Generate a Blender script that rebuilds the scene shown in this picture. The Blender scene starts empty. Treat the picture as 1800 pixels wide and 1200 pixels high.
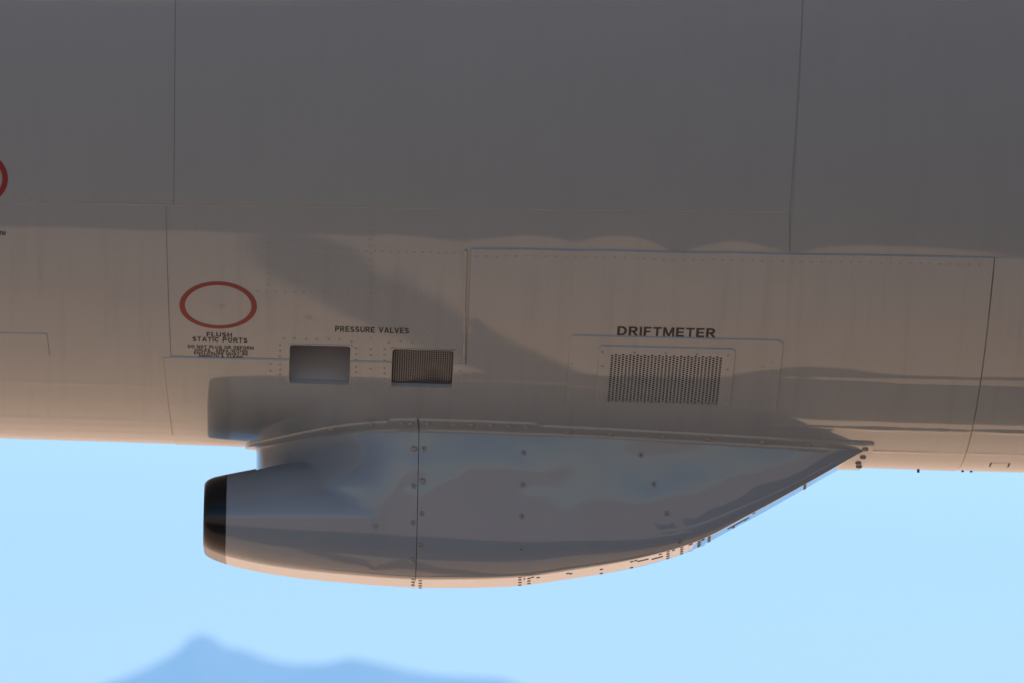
import bpy, math, random
from mathutils import Vector, Matrix, noise
from mathutils.bvhtree import BVHTree
random.seed(7)
sc = bpy.context.scene
COL = sc.collection

# ------------------------------------------------------------------ camera
FX, DIST = 16667.0, 25.0
PITCH, YAW, ROLL = math.radians(3.8), math.radians(1.343), math.radians(1.1)
CAM = Vector((-DIST * math.tan(YAW), -DIST, 1.5))
FWD = Vector((math.sin(YAW) * math.cos(PITCH), math.cos(YAW) * math.cos(PITCH), math.sin(PITCH)))
_r0 = Vector((math.cos(YAW), -math.sin(YAW), 0)); _u0 = _r0.cross(FWD)
RGT = _r0 * math.cos(ROLL) + _u0 * math.sin(ROLL)
UPV = _u0 * math.cos(ROLL) - _r0 * math.sin(ROLL)
cd = bpy.data.cameras.new('camera'); cam = bpy.data.objects.new('camera', cd); COL.objects.link(cam)
m = Matrix((RGT, UPV, -FWD)).transposed().to_4x4(); m.translation = CAM
cam.matrix_world = m
cd.sensor_width = 36.0; cd.sensor_fit = 'HORIZONTAL'; cd.lens = 36.0 * FX / 1800.0
cd.clip_start = 0.5; cd.clip_end = 60000
cd.dof.use_dof = True; cd.dof.focus_distance = 24.3; cd.dof.aperture_fstop = 9.0
sc.camera = cam

# ------------------------------------------------------------------ light
SUN_EL, SUN_AZ = math.radians(51.0), math.radians(22.0)      # azimuth from +Y towards +X
SUND = Vector((math.sin(SUN_AZ) * math.cos(SUN_EL), math.cos(SUN_AZ) * math.cos(SUN_EL), math.sin(SUN_EL)))
w = bpy.data.worlds.new('World'); sc.world = w; w.use_nodes = True
nt = w.node_tree; bg = nt.nodes['Background']
sky = nt.nodes.new('ShaderNodeTexSky'); sky.sky_type = 'NISHITA'; sky.sun_disc = False
sky.sun_elevation = SUN_EL; sky.sun_rotation = SUN_AZ
sky.altitude = 800; sky.air_density = 1.0; sky.dust_density = 0.4; sky.ozone_density = 1.2
nt.links.new(sky.outputs[0], bg.inputs[0]); bg.inputs[1].default_value = 0.105
sl = bpy.data.lights.new('sun', 'SUN'); sl.energy = 5.0; sl.angle = math.radians(0.53); sl.color = (1.0, 0.94, 0.86)
sun = bpy.data.objects.new('sun', sl); COL.objects.link(sun); sun.location = (0, 0, 60)
sun.rotation_euler = (-SUND).to_track_quat('-Z', 'Y').to_euler()
sc.view_settings.view_transform = 'Standard'; sc.view_settings.look = 'None'
sc.view_settings.gamma = 1.0; sc.view_settings.use_curve_mapping = False
sc.view_settings.exposure = 0.22
sc.cycles.use_denoising = True
sc.cycles.max_bounces = 8; sc.cycles.glossy_bounces = 5; sc.cycles.diffuse_bounces = 4
sc.cycles.volume_bounces = 1

# ------------------------------------------------------------------ helpers
def link(name, me, mat, parent=None, loc=None):
    o = bpy.data.objects.new(name, me); COL.objects.link(o)
    if mat is not None and me is not None and not me.materials: me.materials.append(mat)
    if parent is not None: o.parent = parent
    if loc is not None: o.location = loc
    return o
def mesh(name, V, F, smooth=True, sharp=None):
    me = bpy.data.meshes.new(name); me.from_pydata([tuple(v) for v in V], [], F); me.update()
    if smooth: me.shade_smooth()
    if sharp: me.set_sharp_from_angle(angle=math.radians(sharp))
    return me
def lerp(a, b, t): return a + (b - a) * t
def sstep(t):
    t = max(0.0, min(1.0, t)); return t * t * (3 - 2 * t)
class Pchip:
    def __init__(s, pts):
        s.x = [p[0] for p in pts]; s.y = [p[1] for p in pts]; n = len(pts)
        h = [s.x[i + 1] - s.x[i] for i in range(n - 1)]; d = [(s.y[i + 1] - s.y[i]) / h[i] for i in range(n - 1)]
        s.m = [d[0]] + [0.0] * (n - 2) + [d[-1]]
        for i in range(1, n - 1):
            if d[i - 1] * d[i] > 0:
                w1, w2 = 2 * h[i] + h[i - 1], h[i] + 2 * h[i - 1]
                s.m[i] = (w1 + w2) / (w1 / d[i - 1] + w2 / d[i])
    def __call__(s, x):
        X = s.x
        if x <= X[0]: return s.y[0]
        if x >= X[-1]: return s.y[-1]
        i = 0
        while X[i + 1] < x: i += 1
        h = X[i + 1] - X[i]; t = (x - X[i]) / h
        return (s.y[i] * (1 + 2 * t) * (1 - t) ** 2 + s.m[i] * h * t * (1 - t) ** 2
                + s.y[i + 1] * t * t * (3 - 2 * t) + s.m[i + 1] * h * t * t * (t - 1))
def tag(o, label, cat, group=None):
    o['label'] = label; o['category'] = cat
    if group: o['group'] = group

# ------------------------------------------------------------------ materials
def newmat(name):
    mt = bpy.data.materials.new(name); mt.use_nodes = True
    return mt, mt.node_tree, mt.node_tree.nodes['Principled BSDF']
def simple(name, col, rough=0.5, metal=0.0, coat=0.0, coatr=0.05):
    mt, t, p = newmat(name)
    p.inputs['Base Color'].default_value = (*col, 1); p.inputs['Roughness'].default_value = rough
    p.inputs['Metallic'].default_value = metal
    p.inputs['Coat Weight'].default_value = coat; p.inputs['Coat Roughness'].default_value = coatr
    return mt
def N(t, kind, **kw):
    n = t.nodes.new(kind)
    for k, v in kw.items(): setattr(n, k, v)
    return n
def paint(name, col, rough=0.38, coatr=0.038, streak=0.022, bump=0.0, stain=0.0):
    """glossy aircraft enamel: faint run-down streaks and mottling in the pigment, clear gloss over it"""
    mt, t, p = newmat(name)
    tc = N(t, 'ShaderNodeTexCoord')
    mp = N(t, 'ShaderNodeMapping'); mp.inputs['Scale'].default_value = (38, 1.6, 1.6)
    t.links.new(tc.outputs['Object'], mp.inputs[0])
    n1 = N(t, 'ShaderNodeTexNoise'); n1.inputs['Scale'].default_value = 1.0; n1.inputs['Detail'].default_value = 3
    t.links.new(mp.outputs[0], n1.inputs['Vector'])
    r1 = N(t, 'ShaderNodeMapRange'); r1.inputs[1].default_value = 0.5; r1.inputs[2].default_value = 0.78
    r1.inputs[3].default_value = 1.0; r1.inputs[4].default_value = 1.0 - streak
    t.links.new(n1.outputs[0], r1.inputs[0])
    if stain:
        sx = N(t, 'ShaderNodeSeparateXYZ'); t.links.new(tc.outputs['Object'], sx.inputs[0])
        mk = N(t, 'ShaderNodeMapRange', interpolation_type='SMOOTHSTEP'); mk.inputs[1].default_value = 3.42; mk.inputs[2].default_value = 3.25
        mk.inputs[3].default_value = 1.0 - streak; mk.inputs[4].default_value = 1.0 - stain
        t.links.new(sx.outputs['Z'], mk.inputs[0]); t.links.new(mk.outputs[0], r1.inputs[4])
    n2 = N(t, 'ShaderNodeTexNoise'); n2.inputs['Scale'].default_value = 5.0; n2.inputs['Detail'].default_value = 6
    t.links.new(tc.outputs['Object'], n2.inputs['Vector'])
    r2 = N(t, 'ShaderNodeMapRange'); r2.inputs[1].default_value = 0.3; r2.inputs[2].default_value = 0.7
    r2.inputs[3].default_value = 0.985; r2.inputs[4].default_value = 1.015
    t.links.new(n2.outputs[0], r2.inputs[0])
    mu = N(t, 'ShaderNodeMath', operation='MULTIPLY'); t.links.new(r1.outputs[0], mu.inputs[0]); t.links.new(r2.outputs[0], mu.inputs[1])
    vm = N(t, 'ShaderNodeVectorMath', operation='SCALE'); vm.inputs[0].default_value = col
    t.links.new(mu.outputs[0], vm.inputs['Scale']); t.links.new(vm.outputs[0], p.inputs['Base Color'])
    p.inputs['Roughness'].default_value = rough
    p.inputs['Specular IOR Level'].default_value = 0.3
    p.inputs['Coat Weight'].default_value = 1.0; p.inputs['Coat IOR'].default_value = 1.5
    n3 = N(t, 'ShaderNodeTexNoise'); n3.inputs['Scale'].default_value = 26.0; n3.inputs['Detail'].default_value = 4
    t.links.new(tc.outputs['Object'], n3.inputs['Vector'])
    r3 = N(t, 'ShaderNodeMapRange'); r3.inputs[3].default_value = coatr * 0.6; r3.inputs[4].default_value = coatr * 1.5
    t.links.new(n3.outputs[0], r3.inputs[0]); t.links.new(r3.outputs[0], p.inputs['Coat Roughness'])
    if bump:
        b = N(t, 'ShaderNodeBump'); b.inputs['Strength'].default_value = bump; b.inputs['Distance'].default_value = 0.004
        n4 = N(t, 'ShaderNodeTexNoise'); n4.inputs['Scale'].default_value = 14.0; n4.inputs['Detail'].default_value = 2
        t.links.new(tc.outputs['Object'], n4.inputs['Vector'])
        t.links.new(n4.outputs[0], b.inputs['Height']); t.links.new(b.outputs[0], p.inputs['Normal']); t.links.new(b.outputs[0], p.inputs['Coat Normal'])
    return mt
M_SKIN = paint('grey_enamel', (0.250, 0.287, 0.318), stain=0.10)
M_POD = paint('pod_grey_enamel', (0.208, 0.248, 0.300), coatr=0.022, streak=0.02)
M_BLACK = simple('black_gloss', (0.004, 0.004, 0.005), 0.25, 0, 0.15, 0.04)
M_BLACK.node_tree.nodes['Principled BSDF'].inputs['Specular IOR Level'].default_value = 0.25
M_DARK = simple('dark_cavity', (0.015, 0.014, 0.014), 0.8)
M_RED = simple('red_marking', (0.19, 0.006, 0.006), 0.5, 0, 0.12, 0.06)
M_INK = simple('black_lettering', (0.008, 0.008, 0.010), 0.6, 0, 0.1, 0.08)
M_SEAL_RECESS = simple('grey_sealant_recess', (0.09, 0.095, 0.105), 0.6)  # joint sealant; also puts shade into rivet recesses and port discs as colour
M_DUCT = simple('duct_grey', (0.37, 0.39, 0.43), 0.45, 0, 0.2, 0.2)
M_DUCT2 = simple('darker_duct', (0.10, 0.105, 0.12), 0.5)  # darker grey for the duct behind the wire screen
M_WIRE = simple('screen_wire', (0.30, 0.295, 0.29), 0.45, 0.4)
M_SCREW = simple('painted_screw', (0.22, 0.225, 0.235), 0.35, 0, 0.5, 0.1)
M_BOLT = simple('dull_bolt', (0.14, 0.135, 0.13), 0.5, 0.3)
M_WHITE = simple('white_enamel', (0.7, 0.7, 0.7), 0.3, 0, 0.6, 0.05)

# ------------------------------------------------------------------ setting: ground, mountain
mt, t, p = newmat('desert_ground')
tc = N(t, 'ShaderNodeTexCoord')
n1 = N(t, 'ShaderNodeTexNoise'); n1.inputs['Scale'].default_value = 0.35; n1.inputs['Detail'].default_value = 8
n2 = N(t, 'ShaderNodeTexNoise'); n2.inputs['Scale'].default_value = 14.0; n2.inputs['Detail'].default_value = 6
for n in (n1, n2): t.links.new(tc.outputs['Object'], n.inputs['Vector'])
ad = N(t, 'ShaderNodeMath', operation='MULTIPLY_ADD'); ad.inputs[1].default_value = 0.5
t.links.new(n2.outputs[0], ad.inputs[0])
hm = N(t, 'ShaderNodeMath', operation='MULTIPLY'); hm.inputs[1].default_value = 0.5
t.links.new(n1.outputs[0], hm.inputs[0]); t.links.new(hm.outputs[0], ad.inputs[2])
cr = N(t, 'ShaderNodeValToRGB'); cr.color_ramp.elements[0].position = 0.3; cr.color_ramp.elements[1].position = 0.72
cr.color_ramp.elements[0].color = (0.48, 0.315, 0.21, 1); cr.color_ramp.elements[1].color = (0.63, 0.43, 0.30, 1)
t.links.new(ad.outputs[0], cr.inputs[0]); t.links.new(cr.outputs[0], p.inputs['Base Color'])
p.inputs['Roughness'].default_value = 0.95; p.inputs['Specular IOR Level'].default_value = 0.1
bp = N(t, 'ShaderNodeBump'); bp.inputs['Strength'].default_value = 0.4; bp.inputs['Distance'].default_value = 0.03
t.links.new(n2.outputs[0], bp.inputs['Height']); t.links.new(bp.outputs[0], p.inputs['Normal'])
M_GROUND = mt
V, F = [(0, 0, 0)], []
rings = [6, 15, 40, 120, 400, 1500, 5000, 14000]
for r_ in rings:
    for k in range(48):
        a = 2 * math.pi * k / 48; V.append((r_ * math.cos(a), r_ * math.sin(a), 0))
for k in range(48): F.append((0, 1 + k, 1 + (k + 1) % 48))
for i in range(len(rings) - 1):
    for k in range(48):
        a, b = 1 + i * 48 + k, 1 + i * 48 + (k + 1) % 48
        F.append((a, a + 48, b + 48, b))
g = link('ground', mesh('ground', V, F), M_GROUND); g['kind'] = 'structure'

def pixdir(px, py): return (FWD + RGT * ((px - 900) / FX) - UPV * ((py - 600) / FX))
def pY(px, py, Y):
    d = pixdir(px, py); return CAM + d * ((Y - CAM.y) / d.y)
M_ROCK = simple('mountain_rock', (0.07, 0.07, 0.065), 0.95)
ridge = [(-9000, 1715), (-5000, 1560), (-2600, 1400), (-1600, 1360), (-900, 1330), (-500, 1280), (-200, 1290), (0, 1262), (100, 1232), (190, 1200), (260, 1172), (318, 1138), (335, 1120), (355, 1114), (378, 1122),
         (395, 1136), (430, 1142), (470, 1158), (520, 1166), (560, 1166), (620, 1161), (660, 1164), (720, 1178), (780, 1186), (850, 1190), (882, 1191), (890, 1194),
         (920, 1206), (1050, 1240), (1200, 1262), (1400, 1250), (1650, 1290), (2000, 1250), (2600, 1310), (3600, 1340), (5500, 1500), (9500, 1712)]
YM = 12000.0
prof = Pchip([(pY(a, b, YM).x, pY(a, b, YM).z) for a, b in ridge])
V, F = [], []
NX, NY = 420, 25
xa_, xb_ = pY(-200, 1200, YM).x, pY(2000, 1200, YM).x
MX = [lerp(prof.x[0], xa_, i / 60) for i in range(60)] + [lerp(xa_, xb_, i / 300) for i in range(300)] + [lerp(xb_, prof.x[-1], i / 59) for i in range(60)]
for j in range(NY):
    q = j / (NY - 1) * 2 - 1
    for i in range(NX):
        x = MX[i]
        hgt = max(0.0, prof(x)) * (1 - abs(q) ** 1.1)
        y = YM + q * 1500
        z = hgt * (1 + 0.25 * (1 - (1 - abs(q)) ** 8) * noise.noise(Vector((x / 160, y / 220, 0)))) - 2 * abs(q)
        V.append((x, y, z))
for j in range(NY - 1):
    for i in range(NX - 1):
        a = j * NX + i; F.append((a, a + 1, a + NX + 1, a + NX))
o = link('mountain', mesh('mountain', V, F), M_ROCK); o['kind'] = 'structure'
o['label'] = 'hazy blue mountain ridge far beyond the aircraft'

# ------------------------------------------------------------------ the aircraft
Z0, R0 = 4.59, 1.725
def tl(x, s=3.0): return s * math.tanh(x / s)
def Rr(x):
    r = R0 + 0.058 * tl(x)
    if x < -3.2: r *= math.sqrt(max(0.0, 1 - ((-3.2 - x) / 3.4) ** 2))
    return max(r, 0.01)
def Zc(x): return Z0 + 0.044 * tl(x)
def bare(x, th, h=0.0):
    r = Rr(x) + h; sn = math.sin(th); return Vector((x, -r * math.cos(th), Zc(x) - r * sn * (1.38 if sn < 0 else 1.0)))  # unseen upper half stretched tall so its ground shadow reaches further out
def p2s(px, py):
    """where the sight line meets the bare cylinder: (x along the fuselage, angle round it)"""
    d = pixdir(px, py).normalized()
    def fn(tt):
        P = CAM + d * tt; return Rr(P.x) - math.hypot(P.y, P.z - Zc(P.x))
    a = None
    for i in range(400):
        if fn(22.5 + i * 0.01) > 0: a = 22.5 + i * 0.01; break
    if a is None:      # just past the edge: slide back on
        return p2s(px, py - 1)
    lo, hi = a - 0.01, a
    for _ in range(32):
        mm = (lo + hi) / 2
        if fn(mm) > 0: hi = mm
        else: lo = mm
    P = CAM + d * hi
    return P.x, math.atan2(-(P.z - Zc(P.x)), -P.y)
# dents pressed between the frames and ridges over the stringers (metres)
DENTS = []
def dent(px, py, a, sx, ss):
    x, th = p2s(px, py); DENTS.append((x, th * R0, a, sx, ss))
for px, py, a, sx in ((690, 466, -.22, .05), (930, 470, -1.5, .075), (1085, 470, -1.5, .07), (1290, 476, -1.2, .055),
                      (1560, 478, -0.8, .2), (1010, 470, .35, .03), (1190, 474, .7, .045), (1390, 474, .5, .05), (800, 470, .35, .05),
                      (150, 470, -.5, .2), (560, 470, -.2, .1)):
    dent(px, py, a * 0.0024, sx, 0.075)
dent(552, 556, -0.0012, .016, .016); dent(830, 575, -0.0008, .02, .03); dent(690, 430, -0.0008, .02, .012)
ST = [p2s(1560, 662)[1] * R0, p2s(1560, 752)[1] * R0, p2s(1560, 790)[1] * R0]
XST = p2s(1370, 660)[0]; XPOD = p2s(700, 700)[0]
STL = [(p2s(150, 672)[1] * R0, 0.0005, .012), (p2s(150, 735)[1] * R0, .0006, .02), (p2s(150, 752)[1] * R0, -.0004, .012)]
XL3 = p2s(285, 700)[0]
def disp(x, th):
    if abs(x) > 2.4: return 0.0
    s = th * R0
    if s < -0.3 or s > 3.3: return 0.0
    d = 0.0
    for x0_, s0_, a, sx, ss in DENTS:
        u = (x - x0_) / sx; v = (s - s0_) / ss
        if -3 < u < 3 and -3 < v < 3: d += a * math.exp(-u * u - v * v)
    d += 0.00032 * noise.noise(Vector((x * 3.0, s * 5.5, 1.3)))
    d += 0.00010 * noise.noise(Vector((x * 9.0, s * 16.0, 4.1)))
    if x > XST - 0.1:
        k = sstep((x - XST + 0.1) / 0.2)
        for j, s0_ in enumerate(ST):
            v = (s - s0_) / 0.011
            if abs(v) < 4:
                d += k * (-0.0009 if j == 0 else 0.0014) * math.exp(-v * v) * (1 + 0.9 * noise.noise(Vector((x * 9, j * 7.7, 0))) + 0.55 * noise.noise(Vector((x * 34, j * 3.3, 2))))
    if x < XL3 + 0.1:
        k = 1 - sstep((x - XL3) / 0.1)
        for s0_, a, wd in STL:
            v = (s - s0_) / wd
            if abs(v) < 4: d += k * a * math.exp(-v * v) * (1 + 0.9 * noise.noise(Vector((x * 7, s0_ * 5, 0))))
    return d
def surf(x, th, h=0.0): return bare(x, th, h + disp(x, th))
def nrm(x, th): return (bare(x, th, 1.0) - bare(x, th, 0.0)).normalized()

aircraft = bpy.data.objects.new('aircraft', None); COL.objects.link(aircraft)
tag(aircraft, 'glossy grey aircraft fuselage belly with a scoop slung beneath it', 'aircraft')

# valve openings: cut-outs in the skin as (x0,x1,th0,th1)
def boxpx(xa, xb, yt, yb):
    xm, ym = (xa + xb) / 2, (yt + yb) / 2
    return (p2s(xa, ym)[0], p2s(xb, ym)[0], p2s(xm, yt)[1], p2s(xm, yb)[1])
HOLES = [boxpx(508, 616, 606, 672), boxpx(688, 797, 613, 678)]
GRILLE = boxpx(1070, 1267, 617.5, 702)

def axis(lo, hi, fine_lo, fine_hi, fine, coarse, extra):
    a = []; v = lo
    while v < fine_lo - 1e-6: a.append(v); v += coarse
    n = int((fine_hi - fine_lo) / fine)
    a += [lerp(fine_lo, fine_hi, i / n) for i in range(n + 1)]
    v = fine_hi + coarse
    while v < hi: a.append(v); v += coarse
    a.append(hi)
    a = [q for q in a if all(abs(q - e) > fine * 0.3 for e in extra)] + list(extra)
    return sorted(a)
ex = sorted(v for h in HOLES + [GRILLE] for v in h[:2]); et = sorted(v for h in HOLES + [GRILLE] for v in h[2:])
XS = axis(-6.58, 15.0, -1.75, 1.75, 0.012, 0.25, ex)
TS = axis(-math.pi / 2, 1.5 * math.pi, math.radians(8), math.radians(104), 0.0065, 0.12, et)
V = [surf(x, th) for x in XS for th in TS]
nt_ = len(TS); F = []
def inhole(xa, xb, ta, tb):
    xm, tm = (xa + xb) / 2, (ta + tb) / 2
    return any(h[0] < xm < h[1] and h[2] < tm < h[3] for h in HOLES + [GRILLE])
for i in range(len(XS) - 1):
    for j in range(nt_ - 1):
        if inhole(XS[i], XS[i + 1], TS[j], TS[j + 1]): continue
        a = i * nt_ + j; F.append((a, a + 1, a + nt_ + 1, a + nt_))
skin = link('fuselage_skin', mesh('fuselage_skin', V, F), M_SKIN, aircraft)

def patch(name, corners, t, parent, mat=M_SKIN, bevel=0.0025, r=0.0, res=0.014, base=0.0, holes=(), mapped=False):
    """thin proud sheet lying on the skin, its edge turned down to it. corners TL,TR,BR,BL in (px,py), r = corner radius (m)"""
    q = [c if mapped else p2s(*c) for c in corners]
    L = max(abs(q[1][0] - q[0][0]), abs(q[2][0] - q[3][0])); H = max(abs(q[3][1] - q[0][1]), abs(q[2][1] - q[1][1])) * R0
    vs = [i / max(2, int(H / res)) for i in range(max(2, int(H / res)) + 1)]
    us = [i / max(2, int(L / res)) for i in range(max(2, int(L / res)) + 1)]
    if r:
        for k in range(1, 7):
            a = r * (1 - math.cos(k * math.pi / 12)) / H; vs += [a, 1 - a]
        vs = sorted(set(round(v, 6) for v in vs))
    def uv(u, v):
        x = lerp(lerp(q[0][0], q[1][0], u), lerp(q[3][0], q[2][0], u), v)
        th = lerp(lerp(q[0][1], q[1][1], u), lerp(q[3][1], q[2][1], u), v)
        return x, th
    for h in holes:
        vs += [(h[2] - q[0][1]) / (q[3][1] - q[0][1]), (h[3] - q[0][1]) / (q[3][1] - q[0][1])]
        us += [(h[0] - q[0][0]) / (q[1][0] - q[0][0]), (h[1] - q[0][0]) / (q[1][0] - q[0][0])]
    vs = sorted(v for v in vs if 0 <= v <= 1); us = sorted(u for u in us if 0 <= u <= 1)
    V, F, P = [], [], []
    n, m_ = len(us), len(vs)
    for v in vs:
        dv = min(v, 1 - v) * H; ins = 0.0
        if r and dv < r: ins = (r - math.sqrt(max(0, r * r - (r - dv) ** 2))) / L
        for u in us:
            x, th = uv(ins + u * (1 - 2 * ins), v); P.append((x, th)); V.append(surf(x, th, base + t))
    for j in range(m_ - 1):
        for i in range(n - 1):
            a = j * n + i
            xm = sum(P[k][0] for k in (a, a + 1, a + n, a + n + 1)) / 4; tm = sum(P[k][1] for k in (a, a + 1, a + n, a + n + 1)) / 4
            if any(h[0] < xm < h[1] and h[2] < tm < h[3] for h in holes): continue
            F.append((a, a + n, a + n + 1, a + 1))
    per = [i for i in range(n)] + [j * n + n - 1 for j in range(1, m_)] + [(m_ - 1) * n + i for i in range(n - 2, -1, -1)] + [j * n for j in range(m_ - 2, 0, -1)]
    k0 = len(V); K = len(per)
    for k in range(K):
        x, th = P[per[k]]
        xa, ta = P[per[k - 1]]; xb, tb = P[per[(k + 1) % K]]
        dx, ds = xb - xa, (tb - ta) * R0; l = math.hypot(dx, ds) or 1
        ox, os_ = ds / l, -dx / l
        V.append(surf(x + ox * bevel, th + os_ * bevel / R0, base - 0.0012))
    for k in range(K):
        pa, pb = P[per[k]], P[per[(k + 1) % K]]
        xm, tm = (pa[0] + pb[0]) / 2, (pa[1] + pb[1]) / 2
        if any(h[0] < xm < h[1] and h[2] < tm < h[3] for h in holes): continue
        F.append((per[k], per[(k + 1) % K], k0 + (k + 1) % K, k0 + k))
    return link(name, mesh(name, V, F, True, 20), mat, parent)

SP = 'skin_panel'
patch(SP, [(-260, -60), (308.6, -60), (305.3, 357), (-260, 350)], 0.0016, skin, bevel=0.0010)
patch(SP, [(309.8, -60), (1413.4, -60), (1387.8, 372), (306.5, 359.5)], 0.0024, skin, bevel=0.0012)
patch(SP, [(1414.6, -60), (2050, -60), (2050, 453), (1389.0, 443.8)], 0.0018, skin, bevel=0.0010)
patch(SP, [(-260, 353), (290.5, 362), (300.5, 640), (-260, 630)], 0.0022, skin, bevel=0.0032)
x292 = p2s(300, 700)[0]
thd = p2s(20, 700)[1]
patch(SP, [p2s(-260, 630), p2s(300.5, 640), (p2s(300.5, 640)[0] + .03, math.radians(104)), (p2s(-260, 630)[0], math.radians(104))], 0.0022, skin, mapped=True, res=.009)
xL, th_f = p2s(287, 625.5); xG = p2s(820, 637)[0]; thF2 = p2s(820, 638.5)[1]; xR = p2s(1747, 453)[0]; thG0 = p2s(820, 437)[1]; thG1 = p2s(1748, 453)[1]
thB = math.radians(104)
patch(SP, [(xL, th_f), (xG, thF2), (xG, thB), (xL + .038, thB)], 0.0036, skin, holes=HOLES, mapped=True, res=0.008)
patch(SP, [(xG, thG0), (xR, thG1), (xR, thB), (xG, thB)], 0.0036, skin, holes=[GRILLE], mapped=True, res=0.007)
patch(SP, [(xR + 0.0035, thG1), (1.75, thG1), (1.75, thB), (xR + 0.0035, thB)], 0.0020, skin, mapped=True, bevel=0.002, res=0.007)
patch('inspection_cover', [(-150, 581), (82, 585.5), (87, 621), (-150, 614)], 0.0020, skin, base=0.0022, bevel=0.002)

def seam(pts, wd, h=0.0):
    for (xa, ya), (xb, yb) in zip(pts, pts[1:]):
        a, b_ = p2s(xa, ya), p2s(xb, yb); n = 40; V, F = [], []
        for k in range(n + 1):
            x, th = lerp(a[0], b_[0], k / n), lerp(a[1], b_[1], k / n)
            V += [surf(x - wd / 2, th, h), surf(x + wd / 2, th, h)]
        for k in range(n): F.append((2 * k, 2 * k + 2, 2 * k + 3, 2 * k + 1))
        link('panel_joint', mesh('panel_joint', V, F), M_SEAL_RECESS, skin)
seam([(1749.5, 455), (1731, 600), (1700, 780)], .0018, .0012); seam([(1388.3, 373), (1388.3, 442)], .0012, .0006)
M_SEALANT_LIT_EDGE = simple('pale_sealant_lit_edge', (0.36, 0.345, 0.32), 0.6)  # pale sealant, also the colour that makes the lap edge look lit
def bead(pts, wd, h):
    V, F = [], []
    q = [p2s(*c) for c in pts]; n = 60
    for k in range(n + 1):
        f_ = k / n * (len(q) - 1); i_ = min(int(f_), len(q) - 2); f_ -= i_
        x, th = lerp(q[i_][0], q[i_ + 1][0], f_), lerp(q[i_][1], q[i_ + 1][1], f_)
        e = wd * (0.5 + 0.55 * noise.noise(Vector((th * 90, x, 3)))); o_ = .0006 * noise.noise(Vector((th * 60, 5, x)))
        for dx, dh in ((-e - .001, -.003), (-e, .0002), (e, .0004), (e + .001, -.003)): V.append(surf(x + o_ + dx, th, h + dh))
    for k in range(n):
        for c in range(3): a = 4 * k + c; F.append((a, a + 4, a + 5, a + 1))
    link('sealant_lit_edge', mesh('sealant_lit_edge', V, F), M_SEALANT_LIT_EDGE, skin)
bead([(287.5, 629), (294, 690), (300, 735), (304, 762)], .0018, .0034); bead([(819.2, 440), (817, 540), (816, 637)], .0034, .0036)
def lit_edge_h(pa, pb, wd, h):  # pale strip along the lap joint, its lit edge put in as colour
    V, F = [], []; a, b_ = p2s(*pa), p2s(*pb); n = 140
    for k in range(n + 1):
        x, th = lerp(a[0], b_[0], k / n), lerp(a[1], b_[1], k / n)
        e = wd * (0.5 + 0.5 * noise.noise(Vector((x * 16, 2, 3)))) / R0
        for dt, dh in ((-e - .0006, -.003), (-e, 0), (e, .0003), (e + .0006, -.003)): V.append(surf(x, th + dt, h + dh))
    for k in range(n):
        for c in range(3): q_ = 4 * k + c; F.append((q_, q_ + 1, q_ + 5, q_ + 4))
    link('sealant_lit_edge', mesh('sealant_lit_edge', V, F), M_SEALANT_LIT_EDGE, skin)
lit_edge_h((2, 354), (303, 361), .0012, .0018); lit_edge_h((307, 361), (1386, 373.6), .0012, .0018)
# driftmeter window: two stacked plates and a perforated grille
def plate_px(name, xa, xb, yt, yb, t, r, base, hole):
    b = boxpx(xa, xb, yt, yb)
    return patch(name, [(b[0], b[2]), (b[1], b[2]), (b[1], b[3]), (b[0], b[3])], t, skin, r=r, base=base, holes=[hole], mapped=True, bevel=0.002)
dplate = plate_px('window_plate', 998, 1371, 591.5, 716, 0.0028, 0.014, 0.0036, GRILLE)
gplate = plate_px('grille_plate', 1050, 1288, 606, 709, 0.0028, 0.010, 0.0064, GRILLE)
def perforated(name, b, cols, rows, h, mat, parent):
    V, F = [], []
    cw = (b[1] - b[0]) / (cols); ch = (b[3] - b[2]) / (rows + 0.5)
    K = 8
    def P(x, th, hh): V.append(surf(x, th, hh)); return len(V) - 1
    for i in range(cols):
        xc = b[0] + (i + 0.5) * cw
        off = 0.5 if i % 2 == 0 else 0.0
        th_lo = b[2] + (0 if off == 0 else 0) ; 
        if off: 
            q = [P(xc - cw / 2, b[2], h), P(xc + cw / 2, b[2], h), P(xc + cw / 2, b[2] + ch * .5, h), P(xc - cw / 2, b[2] + ch * .5, h)]; F.append(tuple(q[::-1]))
        else:
            q = [P(xc - cw / 2, b[3] - ch * .5, h), P(xc + cw / 2, b[3] - ch * .5, h), P(xc + cw / 2, b[3], h), P(xc - cw / 2, b[3], h)]; F.append(tuple(q[::-1]))
        for j in range(rows):
            tcn = b[2] + (j + 0.5 + off) * ch
            o_, n_, d_ = [], [], []
            rx_, rs_ = cw * 0.40, ch * R0 * 0.36
            for k in range(K):
                a = 2 * math.pi * k / K
                ca, sa = math.cos(a), math.sin(a); mx = max(abs(ca), abs(sa))
                o_.append(P(xc + ca / mx * cw / 2, tcn + sa / mx * ch / 2, h))
                n_.append(P(xc + ca * rx_, tcn + sa * rs_ / R0, h))
                d_.append(P(xc + ca * rx_, tcn + sa * rs_ / R0, h - 0.0010))
            for k in range(K):
                k2 = (k + 1) % K
                F.append((o_[k], n_[k], n_[k2], o_[k2])); F.append((n_[k], d_[k], d_[k2], n_[k2]))
    return link(name, mesh(name, V, F, False), mat, parent)
perforated('perforated_grille', GRILLE, 31, 24, 0.0088, M_SKIN, skin)
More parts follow.
